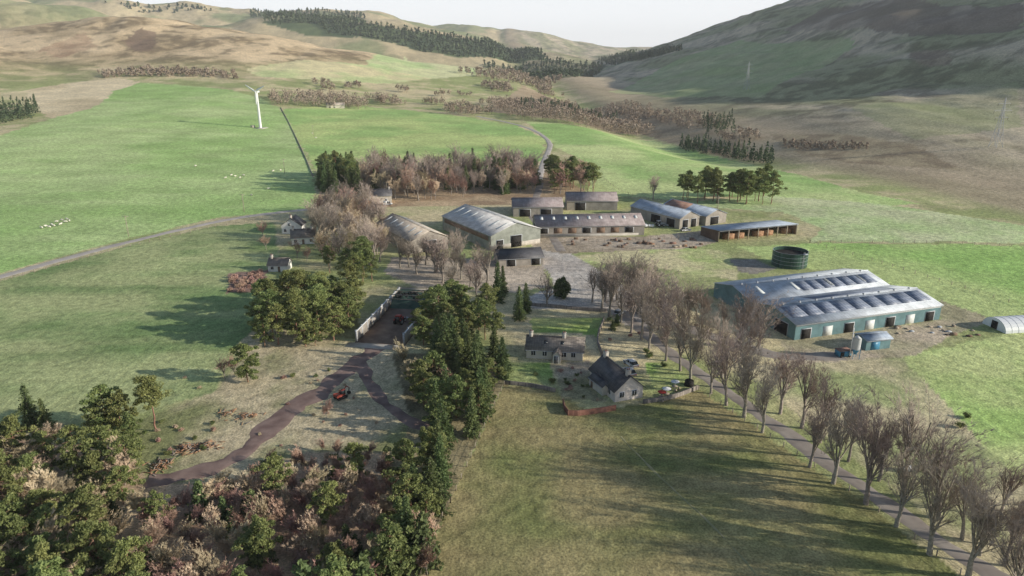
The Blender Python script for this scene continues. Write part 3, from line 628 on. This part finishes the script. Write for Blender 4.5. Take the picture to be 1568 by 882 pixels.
# ------------------------------------------------------------------ wind turbine, pylons
x,y=W(399,196); z=Hs(x,y); e=empty('wind_turbine',(x,y,z),-.25); HT=31
s=MB(); s.tube((0,0,0),(0,0,HT),1.3,.8,'wpaint',20); link('tower',s.mesh('tower'),parent=e)
s=MB(); s.box(-5,5,-5,5,-.5,.25,'conc'); s.box(-9,-6,-2,1,0,2.2,'tanro'); link('foundation_pad',s.mesh('foundation_pad'),parent=e)
s=MB(); loft(s,[(-1.4,0),(3.2,.2),(3.2,1.6),(-1.4,1.9)],.9,'wpaint'); o=link('nacelle',s.mesh('nacelle'),(0,0,HT),math.pi/2,parent=e)
s=MB(); s.tube((0,-3.0,0),(0,-1.3,0),.3,.85,'wpaint',12,True)
for k in range(3):
    a=math.radians(28+120*k); d=Vector((math.cos(a),0,math.sin(a))); t=Vector((-math.sin(a),0,math.cos(a))); st=[(0.5,.6,.4),(2.5,1.7,.35),(6,1.3,.25),(11,.6,.12)]
    for (r0,c0,t0),(r1,c1,t1) in zip(st[:-1],st[1:]):
        vs=[]
        for r,c,th in((r0,c0,t0),(r1,c1,t1)):
            p=d*r+Vector((0,-2,0)); vs+= [p-t*c*.5,p+Vector((0,-th,0)),p+t*c*.7,p+Vector((0,th,0))]
        s.poly(vs,[(0,1,5,4),(1,2,6,5),(2,3,7,6),(3,0,4,7)],'wpaint')
link('rotor',s.mesh('rotor'),(0,0,HT+.9),parent=e)
def pylon(uv,h):
    x,y=W(*uv); s=MB(); w=h*.09
    lv=[(0,w),(h*.3,w*.62),(h*.55,w*.35),(h*.75,w*.22),(h,.05)]; cr=((-1,-1),(1,-1),(1,1),(-1,1)); t=.13
    for (z0,w0),(z1,w1) in zip(lv[:-1],lv[1:]):
        for i in range(4):
            a=cr[i];b_=cr[(i+1)%4]
            s.tube((a[0]*w0,a[1]*w0,z0),(a[0]*w1,a[1]*w1,z1),t,t,'pylon',4)
            s.tube((a[0]*w0,a[1]*w0,z0),(b_[0]*w1,b_[1]*w1,z1),t*.6,t*.6,'pylon',3); s.tube((b_[0]*w0,b_[1]*w0,z0),(a[0]*w1,a[1]*w1,z1),t*.6,t*.6,'pylon',3)
            s.tube((a[0]*w1,a[1]*w1,z1),(b_[0]*w1,b_[1]*w1,z1),t*.6,t*.6,'pylon',3)
    for zz,l in((h*.6,h*.17),(h*.74,h*.24),(h*.88,h*.17)):
        for sg in(-1,1):
            s.tube((0,0,zz),(sg*l,0,zz),t,t*.6,'pylon',4); s.tube((0,0,zz+h*.05),(sg*l,0,zz),t*.7,t*.5,'pylon',3); s.tube((sg*l,0,zz),(sg*l,0,zz-1.8),.1,.1,'glass',5)
    link('electricity_pylon',s.mesh('electricity_pylon'),(x,y,Hs(x,y)),.3)
pylon((1143,138),38); pylon((1524,226),34)

# ------------------------------------------------------------------ sheep (grazing / standing)
def sheepmesh(graze):
    me=bpy.data.meshes.new('sk'); hz=.22 if graze else 1.0; hx=1.0 if graze else .85
    v=[(-.55,0,.66),(-.2,0,.68),(.2,0,.68),(.5,0,.70),(.72,0,.72 if graze else .86),(hx-.05,0,(.72+hz)/2 if graze else .98),(hx+.12,0,hz),
       (-.48,.14,.45),(-.56,.14,.25),(-.5,.14,.0),(-.48,-.14,.45),(-.56,-.14,.25),(-.5,-.14,.0),(.42,.13,.4),(.44,.13,.2),(.42,.13,.0),(.42,-.13,.4),(.44,-.13,.2),(.42,-.13,.0),(-.68,0,.5)]
    ed=[(0,1),(1,2),(2,3),(3,4),(4,5),(5,6),(0,7),(7,8),(8,9),(0,10),(10,11),(11,12),(3,13),(13,14),(14,15),(3,16),(16,17),(17,18),(0,19)]
    rr=[.27,.33,.33,.29,.17,.12,.07,.11,.05,.04,.11,.05,.04,.09,.045,.04,.09,.045,.04,.05]
    me.from_pydata(v,ed,[]); o=bpy.data.objects.new('sk',me); SC.collection.objects.link(o)
    md=o.modifiers.new('s','SKIN'); bpy.context.view_layer.objects.active=o
    for i,sv in enumerate(me.skin_vertices[0].data): sv.radius=(rr[i],rr[i]*(1.0)); sv.use_root=(i==0)
    o.modifiers.new('b','SUBSURF').levels=1
    dg=bpy.context.evaluated_depsgraph_get(); m2=bpy.data.meshes.new_from_object(o.evaluated_get(dg)); bpy.data.objects.remove(o)
    m2.materials.clear(); m2.materials.append(M['wool']); m2.materials.append(M['face'])
    for p in m2.polygons:
        c=p.center; p.material_index=1 if (c.x>.88 or c.z<.28 and abs(c.y)>.05 and c.x<.7) else 0
    m2.name='sheep'; return m2
try: SH=[sheepmesh(True),sheepmesh(False)]
except Exception as ex:
    print('sheep fallback',ex); SH=[]
    for gz in(.25,.95):
        s=MB(); s.tube((-.6,0,.7),(-.2,0,.7),.2,.33,'wool',10,True); s.tube((-.2,0,.7),(.3,0,.7),.33,.32,'wool',10); s.tube((.3,0,.7),(.6,0,.74),.32,.16,'wool',10,True); s.tube((.55,0,.75),(.95,0,gz),.13,.08,'face',8,True)
        for a in(-.45,.4):
            for b_ in(-.14,.14): s.tube((a,b_,.5),(a,b_,0),.07,.035,'face',6)
        SH.append(s.mesh('sheep'))
sp=[(66+i*4.2+U(-2,2),352-i*1.4+U(-4,3)) for i in range(11)]+[(346+i*7+U(-2,2),272+U(-3,2)) for i in range(5)]+[(418,263),(430,262),(385,300),(412,290),(478,205),(484,212),(300,255)]
for p in sp:
    x,y=W(*p); link('sheep',random.choice(SH),(x,y,Hs(x,y)),U(0,6.28),1.15)

# ------------------------------------------------------------------ trees
def bare(seed,Ht,spread=1.0,tw='twig',bk='bark',boughs=6,fine=3,tww=.055,trunkf=.28,thick=.026,up=.2):
    random.seed(seed); s=MB(bk,tw)
    def rec(p,d,l,r,lev):
        nseg=3 if lev<2 else 2; q=p.copy(); dd=d.copy(); r0=r; pts=[]
        for i in range(nseg):
            dd=(dd+Vector((U(-1,1),U(-1,1),U(-.3,.8)))*(.10+.05*lev)).normalized()
            q2=q+dd*(l/nseg); r1=r*(1-.45*(i+1)/nseg)
            s.tube(q,q2,r0,r1,bk if lev<=2 else tw,5 if lev==0 else 3); pts.append((q2.copy(),dd.copy(),r1)); q=q2; r0=r1
        nch=[boughs,5,5,5][lev] if lev<4 else 0
        for k in range(nch):
            t=pts[min(nseg-1,int(nseg*(k/nch)))] if not(lev==0) else pts[-1 if k>1 else -2]
            b=t[0] - t[1]*(U(0,.5)*l/nseg); az=6.283*(k/nch)+U(-.5,.5); an=U(.25,.6)*spread if lev==0 else U(.35,.85)
            perp=t[1].orthogonal().normalized(); perp.rotate(Matrix.Rotation(az,3,t[1]))
            nd=(t[1]*math.cos(an)+perp*math.sin(an)+Vector((0,0,up))).normalized()
            if lev<3: rec(b,nd,[.42,.23,.13][lev]*Ht*U(.7,1.15),t[2]*[.66,.55,.5][lev],lev+1)
            else:
                for f in range(fine):
                    n2=(nd+Vector((U(-1,1),U(-1,1),U(-.4,.9)))*.5).normalized(); ln=.075*Ht*U(.6,1.2); w=n2.orthogonal().normalized()*tww*.5
                    s.poly([b-w,b+w,b+n2*ln],[(0,1,2)],tw)
        if lev==0: rec(pts[-1][0],dd,.42*Ht,pts[-1][2]*.8,1)
    rec(Vector((0,0,-.2)),Vector((U(-.05,.05),U(-.05,.05),1)),trunkf*Ht,Ht*thick,0)
    return s
def pine(seed,Ht,w=.26,start=.4,lf='pine',n=26,per=110):
    random.seed(seed); s=MB('barkp',lf); p=Vector((0,0,-.2)); pts=[p]
    for i in range(7): p=p+Vector((U(-.25,.25),U(-.25,.25),Ht/7.2)); pts.append(p)
    for i in range(7): s.tube(pts[i],pts[i+1],Ht*.017*(1-i/8),Ht*.017*(1-(i+1)/8),'barkp',6)
    for k in range(n):
        f=start+(1-start)*((k+.5)/n); zi=f*7; i=min(6,int(zi)); b=pts[i].lerp(pts[i+1],zi-i); az=k*2.4+U(-.5,.5)
        prof=math.sin(math.pi*min(1,max(.12,(f-start)/(1-start)*.8+.18)))**.7; l=w*Ht*prof*U(.45,1.25)
        t=b+Vector((math.cos(az)*l,math.sin(az)*l,l*U(.0,.45)-.3)); s.tube(b,t,Ht*.006,.03,'barkp',3)
        for cc,rr in((t,1.0),(b.lerp(t,.55)+Vector((U(-.5,.5),U(-.5,.5),U(0,.5))),.75)):
            r=Ht*.068*rr*U(.6,1.35); q=rng.normal(size=(int(per*rr),3)); q/=np.linalg.norm(q,axis=1)[:,None]; q*=(rng.random((len(q),1))**.45)
            q=q*np.array([r*1.3,r*1.3,r*.65])+np.array(cc); s.leaves(q,.38,lf)
    return s
def spruce(seed,Ht,w=.2,lf='spruce',wh=24):
    random.seed(seed); s=MB('bark',lf); s.tube((0,0,-.2),(0,0,Ht*.97),Ht*.016,.03,'bark',5)
    for k in range(wh):
        f=.06+.92*k/wh; z=f*Ht; r=w*Ht*(1-f)**.85*U(.8,1.15)+.15; nb=max(4,int(10*(1-f)+3))
        for j in range(nb):
            az=6.283*j/nb+U(-.4,.4)+k; rr=r*U(.55,1.3); t=np.linspace(.12,1,max(4,int(rr*5)))
            t=np.repeat(t,3); c=np.stack([np.cos(az)*rr*t,np.sin(az)*rr*t,z-rr*.35*t**1.3+rr*.12*t**3],1)+rng.normal(size=(len(t),3))*np.array([.16,.16,.12])*(1.3-t[:,None]*.6)
            s.leaves(c,.40,lf)
    s.leaves(np.stack([rng.normal(size=14)*.08,rng.normal(size=14)*.08,np.linspace(Ht*.9,Ht,14)],1),.3,lf); return s
def shrub(seed,lf='shrub',r=1.5,h=1.8,n=700):
    random.seed(seed); s=MB('bark',lf)
    for k in range(7):
        a=U(0,6.28); d=U(0,r*.7); c=np.array([math.cos(a)*d,math.sin(a)*d,U(.35,.75)*h]); s.tube((0,0,0),tuple(c),.05,.02,'bark',3)
        q=rng.normal(size=(n//7,3)); q/=np.linalg.norm(q,axis=1)[:,None]; q*=rng.random((len(q),1))**.4*U(.4,.65)*r; q[:,2]*=.8; q+=c; q[:,2]=np.abs(q[:,2]); s.leaves(q,.28,lf)
    return s
PB=[bare(10+i,17,sp_).mesh('bare_tree') for i,sp_ in enumerate((.8,1.0,.9,.7,1.1,.85))]
PBC=[bare(30+i,14,1.3,'birch','bark',7,4,.07,thick=.02).mesh('bare_tree') for i in range(2)]
PL=[bare(40+i,13,1.3,'larch','bark',7,4,.08,thick=.02).mesh('bare_tree') for i in range(2)]
PBI=[bare(50+i,8,.95,'birch','bark',6,4,.07,.15,.014,.3).mesh('birch_tree') for i in range(3)]
PBL=[bare(60+i,9,1.0,'larch','bark',6,5,.08,.15,.014,.3).mesh('birch_tree') for i in range(3)]
PP=[pine(20+i,14,(.26,.30,.24)[i],(.42,.3,.5)[i]).mesh('pine_tree') for i in range(3)]
PPL=[pine(25+i,11,.33,.16,n=30).mesh('pine_tree') for i in range(3)]
PS=[spruce(80+i,14,(.2,.25,.18)[i]).mesh('spruce_tree') for i in range(3)]
PY=[spruce(90+i,6,.3,wh=14).mesh('young_spruce') for i in range(2)]
SB=[shrub(95+i).mesh('shrub') for i in range(3)]; SBB=[shrub(98+i,'birch',1.5,1.5,500).mesh('shrub') for i in range(2)]
SBL=[shrub(103+i,'larch',1.5,1.3,450).mesh('shrub') for i in range(2)]
random.seed(99)
def T(protos,x,y,ht=None,base=1,name=None,nar=1.0):
    me=random.choice(protos); k=U(.78,1.18)*base; n=name or me.name.split('.')[0]
    link(n,me,(x,y,Hs(x,y)),U(0,6.28),(k*U(.88,1.12)*nar,k*U(.88,1.12)*nar,k))
def TU(protos,uvs,base=1,j=0):
    for u,v in uvs:
        x,y=W(u,v); T(protos,x+U(-j,j),y+U(-j,j),base=base)
C=smooth(WP([(925,462),(965,490),(1020,535),(1065,568),(1130,612),(1200,662),(1290,725),(1370,780),(1450,835),(1600,935)]),1.0)
Tn=np.gradient(C,axis=0); Tn/=np.linalg.norm(Tn,axis=1)[:,None]; Nn=np.stack([-Tn[:,1],Tn[:,0]],1)
i=0
while i<len(C):
    for sd in(-1,1):
        o=C[min(len(C)-1,i+(1 if sd>0 else 0))]+Nn[i]*sd*U(3.2,4.6)+Tn[i]*U(-1.0,1.0)
        if R()<.96: T(PB,o[0],o[1],base=1.1,nar=.85)
    i+=6
for p in scatter([(1000,470),(1110,500),(1180,545),(1080,540)],6.5): T(PB,*p,base=.85)
for p in scatter([(905,440),(1000,455),(1010,480),(920,470)],7): T(PB,*p,base=.8)
TU(PB,[(1560,840),(1530,790),(1500,850)],.7); TU(SB,[(1470,655),(1480,640)],.8)
for p in scatter([(545,268),(760,262),(822,272),(820,296),(640,308),(540,300)],7.5):
    T(PBC+PB[:3]+PL if R()<.88 else PS,*p,base=1.05)
for p in scatter([(486,268),(545,264),(548,296),(492,298)],6): T(PS+PP[:1],*p,base=1.05)
for p in scatter([(755,272),(800,272),(800,298),(757,298)],7): T(PS,*p,base=1.0)
for p in scatter([(838,272),(905,276),(915,298),(845,298)],7): T(PP+PBC,*p,base=1.1)
for p in scatter([(1042,300),(1170,300),(1182,314),(1045,311)],6.5): T(PP,*p,base=1.1)
TU(PB,[(1000,306)],.8)
for p in scatter([(490,330),(560,322),(590,345),(588,400),(545,425),(500,415),(480,370)],7.5): T(random.choice([PBC,PL,PB,PB]),*p,base=.95)
TU(PL,[(505,345),(530,332),(548,338),(520,352)],.8); TU(PBC,[(402,362),(408,382),(470,400),(455,395)],.55)
TU(PP,[(532,425),(552,432),(560,425),(508,418),(575,430),(545,440)],.9,1)
for p in scatter([(600,405),(690,392),(760,420),(750,455),(670,440),(610,430)],7.5): T(PB+PBC[:1],*p,base=.8)
TU(PS,[(762,462),(795,490),(805,478),(770,450)],.85); TU(PB,[(730,455),(838,470)],.7)
for p in scatter([(400,470),(545,455),(548,520),(450,545),(395,520)],6.2): T(PP+PPL,*p,base=.88)
TU(PPL+PP[:1],[(420,500),(440,470),(480,470),(500,480),(530,500),(460,520),(410,530)],.95,1)
TU(PPL,[(380,585)],.8); TU(PBC,[(345,580),(360,575)],.5)
TU(PP[2:],[(240,660)],.95); TU(PPL,[(190,668),(165,662),(150,672),(205,690)],.85); TU(PS[1:2],[(50,655),(72,660)],.6)
s=MB('bark','spruce'); s.tube((0,0,0),(0,0,5),.2,.1,'bark',5); q_=rng.normal(size=(5200,3)); q_/=np.linalg.norm(q_,axis=1)[:,None]; q_*=rng.random((len(q_),1))**.22*(1+.12*np.sin(q_[:,:1]*7)+.1*np.cos(q_[:,1:2]*9)); q_[:,0:2]*=(2.5-.8*q_[:,2:3]*.7); q_[:,2]=q_[:,2]*3.2+3.3
s.leaves(q_,.36,'spruce'); x,y=W(860,456); link('clipped_conifer',s.mesh('clipped_conifer'),(x,y,Hs(x,y)))
for p in scatter([(655,535),(775,548),(770,600),(735,665),(688,770),(640,880),(585,900),(600,790),(640,700),(640,600)],4.6):
    r=R(); T(PS if r<.5 else (PPL if r<.85 else PY),*p,base=.78)
for p in scatter([(630,470),(740,480),(775,548),(640,545)],6): T(PP+PPL,*p,base=.78)
TU(PY,[(600,880),(560,920),(470,945),(650,860)],1.3)
TU(PBL+PBI,[(620,560),(630,600),(660,850),(655,880),(690,600)],1.0)
for p in scatter([(-60,735),(60,690),(190,700),(215,790),(215,1000),(60,1200),(-300,1200),(-200,780)],3.9):
    r=R(); T(PPL if r<.30 else (PBL if r<.88 else PY),*p,base=.82)
for p in scatter([(215,780),(330,765),(400,735),(480,735),(600,725),(625,800),(600,1200),(60,1200),(215,900)],2.9):
    r=R(); T(PBI if r<.54 else (PBL if r<.80 else (PY if r<.90 else (SB if r<.95 else PPL))),*p,base=.72)
for p in scatter([(380,720),(480,690),(600,690),(640,730),(600,750),(400,760)],2.6): T(SBB+SBL+SB[:1] if R()<.65 else PBI,*p,base=.55)
TU(PY,[(310,790),(345,800),(400,860),(390,800)],.95); TU(PBI,[(640,470),(500,640)],.6)
for p in scatter([(195,650),(330,630),(370,650),(330,690),(215,700)],4): 
    if R()<.6: T(SBB+SB+SBL,*p,base=.5)
for p in scatter([(350,640),(480,560),(560,600),(600,690),(420,720)],5): 
    if R()<.5: T(SBB+SBL,*p,base=.3)
TU(SB,[(935,490),(945,500),(985,540),(990,548),(850,585),(870,590),(945,488),(1000,545),(820,575),(780,548),(1018,560)],.55,1); TU(PY,[(944,498),(938,505)],.5)
TU(SBB,[(975,510),(960,515),(935,520),(860,570),(880,600),(1070,500)],.6,1)
for p in scatter([(850,565),(895,560),(905,600),(930,618),(865,612)],2.5):
    if R()<.5: T(SB+SBB+SBL,*p,base=.35)
for p in scatter([(350,425),(400,415),(405,440),(352,450)],3): T(SBB,*p,base=.9)
for p in scatter([(420,575),(500,560),(530,560),(450,600)],5): T(SB+SBB,*p,base=.5)
for p in scatter([(60,590),(160,575),(330,560),(340,600),(190,620)],6):
    if R()<.4: T(SBL,*p,base=.4)

# ------------------------------------------------------------------ distant tree masses (one object each)
def lowproto(kind,Ht,n,sz):
    s=MB(); 
    if kind=='c':
        z=rng.random(n); r=(1-z)*Ht*.24; a=rng.random(n)*6.283; s.leaves(np.stack([np.cos(a)*r*rng.random(n)**.4,np.sin(a)*r*rng.random(n)**.4,z*Ht+.3],1),sz,'fconif')
    else:
        q=rng.normal(size=(n,3)); q/=np.linalg.norm(q,axis=1)[:,None]; q*=rng.random((n,1))**.4; q=q*np.array([Ht*.36,Ht*.36,Ht*.38])+np.array([0,0,Ht*.55]); s.leaves(q,sz,'fbare'); s.tube((0,0,0),(0,0,Ht*.6),.25,.12,'fbare',3)
    return s.arr(),s.mats
def mass(name,pts,kind,Ht,n,sz):
    if not pts: return
    VV=[];FF=[];b=0; protos=[lowproto(kind,Ht,n,sz) for _ in range(4)]; pts=np.array(pts); zz=H(pts[:,0],pts[:,1])
    for (x,y),z in zip(pts,zz):
        (V,F,_),mats=random.choice(protos); a=U(0,6.28);k=U(.6,1.25); c,s_=math.cos(a)*k,math.sin(a)*k
        VV.append(np.stack([V[:,0]*c-V[:,1]*s_+x,V[:,0]*s_+V[:,1]*c+y,V[:,2]*k+z],1)); FF.append(F+b); b+=len(V)
    F=np.vstack(FF); link(name,mesh_tri(name,np.vstack(VV),F,np.zeros(len(F)),mats))
def belt(name,pp,kind,Ht,sp_,n=60,sz=1.3,keep=1.0,patch=0):
    P=scatter(pp,sp_)
    if patch:
        P_=np.array(P); nz=fbm(P_[:,0],P_[:,1],patch,3,66); P=[p for p,k in zip(P,nz) if k>.5-.2*(keep-.5)]
    else: P=[p for p in P if R()<keep]
    random.shuffle(P); mass(name,P[:7000],kind,Ht,n,sz)
belt('distant_tree_belt',[(412,150),(500,150),(560,156),(570,168),(480,164),(420,162)],'b',12,9)
belt('distant_tree_belt',[(560,152),(740,160),(765,178),(720,178),(600,166)],'b',10,8,keep=.7,patch=60)
belt('distant_tree_belt',[(740,158),(850,165),(980,190),(1000,205),(900,196),(780,182)],'b',12,9)
belt('distant_conifer_belt',[(780,165),(860,168),(960,188),(960,200),(850,180),(790,178)],'c',13,10,keep=.6,patch=50)
belt('distant_tree_belt',[(820,135),(920,150),(1080,180),(1180,215),(1120,222),(960,180),(830,155)],'b',8,9,n=40,sz=1.4,keep=.5,patch=70)
belt('distant_conifer_belt',[(1042,222),(1080,222),(1185,246),(1184,254),(1100,240),(1042,230)],'c',11,5)
belt('distant_conifer_belt',[(1075,185),(1120,185),(1125,208),(1080,208)],'c',12,9)
belt('distant_conifer_belt',[(0,175),(58,168),(58,180),(0,190),(-100,195),(-100,180)],'c',14,6)
belt('distant_tree_belt',[(150,112),(250,106),(400,116),(420,130),(300,118),(160,120)],'b',8,8,n=40,sz=1.8,keep=.5,patch=120)
belt('distant_tree_belt',[(480,128),(620,132),(780,130),(790,150),(640,148),(500,145)],'b',10,9,n=40,sz=1.8,keep=.4,patch=100)
belt('distant_tree_belt',[(640,118),(780,112),(860,120),(820,150),(780,150),(700,130)],'b',12,14,n=40,sz=2.4,keep=.7,patch=200)
belt('distant_scrub',[(1200,216),(1330,220),(1330,230),(1200,230)],'b',2.5,4,n=40,sz=.8,keep=.4,patch=30)
def plant(name,pp,kind='c',sp_=14,Ht=13,sz=6):
    belt(name,pp,kind,Ht,sp_,14,sz)
plant('distant_plantation',[(470,28),(560,36),(640,48),(730,62),(800,78),(840,94),(780,96),(700,88),(640,78),(560,58),(500,52)],sp_=15)
plant('distant_plantation',[(400,30),(470,26),(560,34),(560,40),(470,36),(420,38)],sp_=15)
plant('distant_plantation',[(380,14),(560,21),(560,28),(440,26),(380,22)],sp_=24,Ht=14,sz=9)
plant('distant_plantation',[(740,98),(860,92),(930,98),(880,118),(800,118)],sp_=20,Ht=13)
plant('distant_plantation',[(915,92),(960,82),(1040,74),(1045,78),(960,94)],sp_=10,Ht=12,sz=3.5)
plant('distant_plantation',[(150,5),(320,12),(330,20),(200,16)],sp_=26,Ht=14,sz=9)

# ------------------------------------------------------------------ haze, sun, sky, camera
el=math.radians(18.5); az=Vector((1,-.22,0)).normalized()
sd=Vector((az.x*math.cos(el),az.y*math.cos(el),math.sin(el)))
sun=bpy.data.lights.new('sun','SUN'); sun.energy=5; sun.angle=math.radians(.5); sun.color=(1,.93,.81)
so=bpy.data.objects.new('sun',sun); SC.collection.objects.link(so); so.rotation_euler=sd.to_track_quat('Z','Y').to_euler()
w=bpy.data.worlds.new('World'); SC.world=w; w.use_nodes=True; nt=w.node_tree; bg=nt.nodes['Background']; N=nt.nodes; L=nt.links
sk=N.new('ShaderNodeTexSky'); sk.sky_type='NISHITA'; sk.sun_disc=False; sk.sun_elevation=el; sk.sun_rotation=math.atan2(az.x,az.y)
sk.air_density=1.0; sk.dust_density=.8; sk.ozone_density=1.0; sk.altitude=200
# thin bright winter cloud veil lying low over the horizon all round
tc=N.new('ShaderNodeTexCoord'); sp_=N.new('ShaderNodeSeparateXYZ'); L.new(tc.outputs['Generated'],sp_.inputs[0])
mr=N.new('ShaderNodeMapRange'); mr.interpolation_type='SMOOTHSTEP'; mr.inputs['From Min'].default_value=.05; mr.inputs['From Max'].default_value=.24; mr.inputs['To Min'].default_value=.92; mr.inputs['To Max'].default_value=0
L.new(sp_.outputs['Z'],mr.inputs['Value'])
mx=N.new('ShaderNodeMix'); mx.data_type='RGBA'; mx.inputs['B'].default_value=(8.6,8.8,9.1,1); L.new(mr.outputs['Result'],mx.inputs['Factor']); L.new(sk.outputs[0],mx.inputs['A'])
L.new(mx.outputs['Result'],bg.inputs[0]); bg.inputs[1].default_value=.12
hz=MB(); hz.box(-5000,5000,-300,6500,-60,300,'dark'); hm=bpy.data.materials.new('thin_haze'); hm.use_nodes=True; n=hm.node_tree; n.nodes.clear()
o=n.nodes.new('ShaderNodeOutputMaterial'); vs=n.nodes.new('ShaderNodeVolumeScatter'); vs.inputs['Color'].default_value=(.97,.985,1,1); vs.inputs['Density'].default_value=.00007; vs.inputs['Anisotropy'].default_value=0
n.links.new(vs.outputs[0],o.inputs['Volume']); ho=link('atmospheric_haze',hz.mesh('atmospheric_haze')); ho.data.materials.clear(); ho.data.materials.append(hm)
cam=bpy.data.cameras.new('camera'); cam.sensor_width=36; cam.lens=36*FPX/1568; cam.clip_end=20000; cam.clip_start=.5
co=bpy.data.objects.new('camera',cam); SC.collection.objects.link(co); co.location=(0,0,CH); co.rotation_euler=(math.pi/2-PITCH,0,0); SC.camera=co
SC.view_settings.view_transform='Standard'; SC.view_settings.look='None'; SC.view_settings.exposure=0
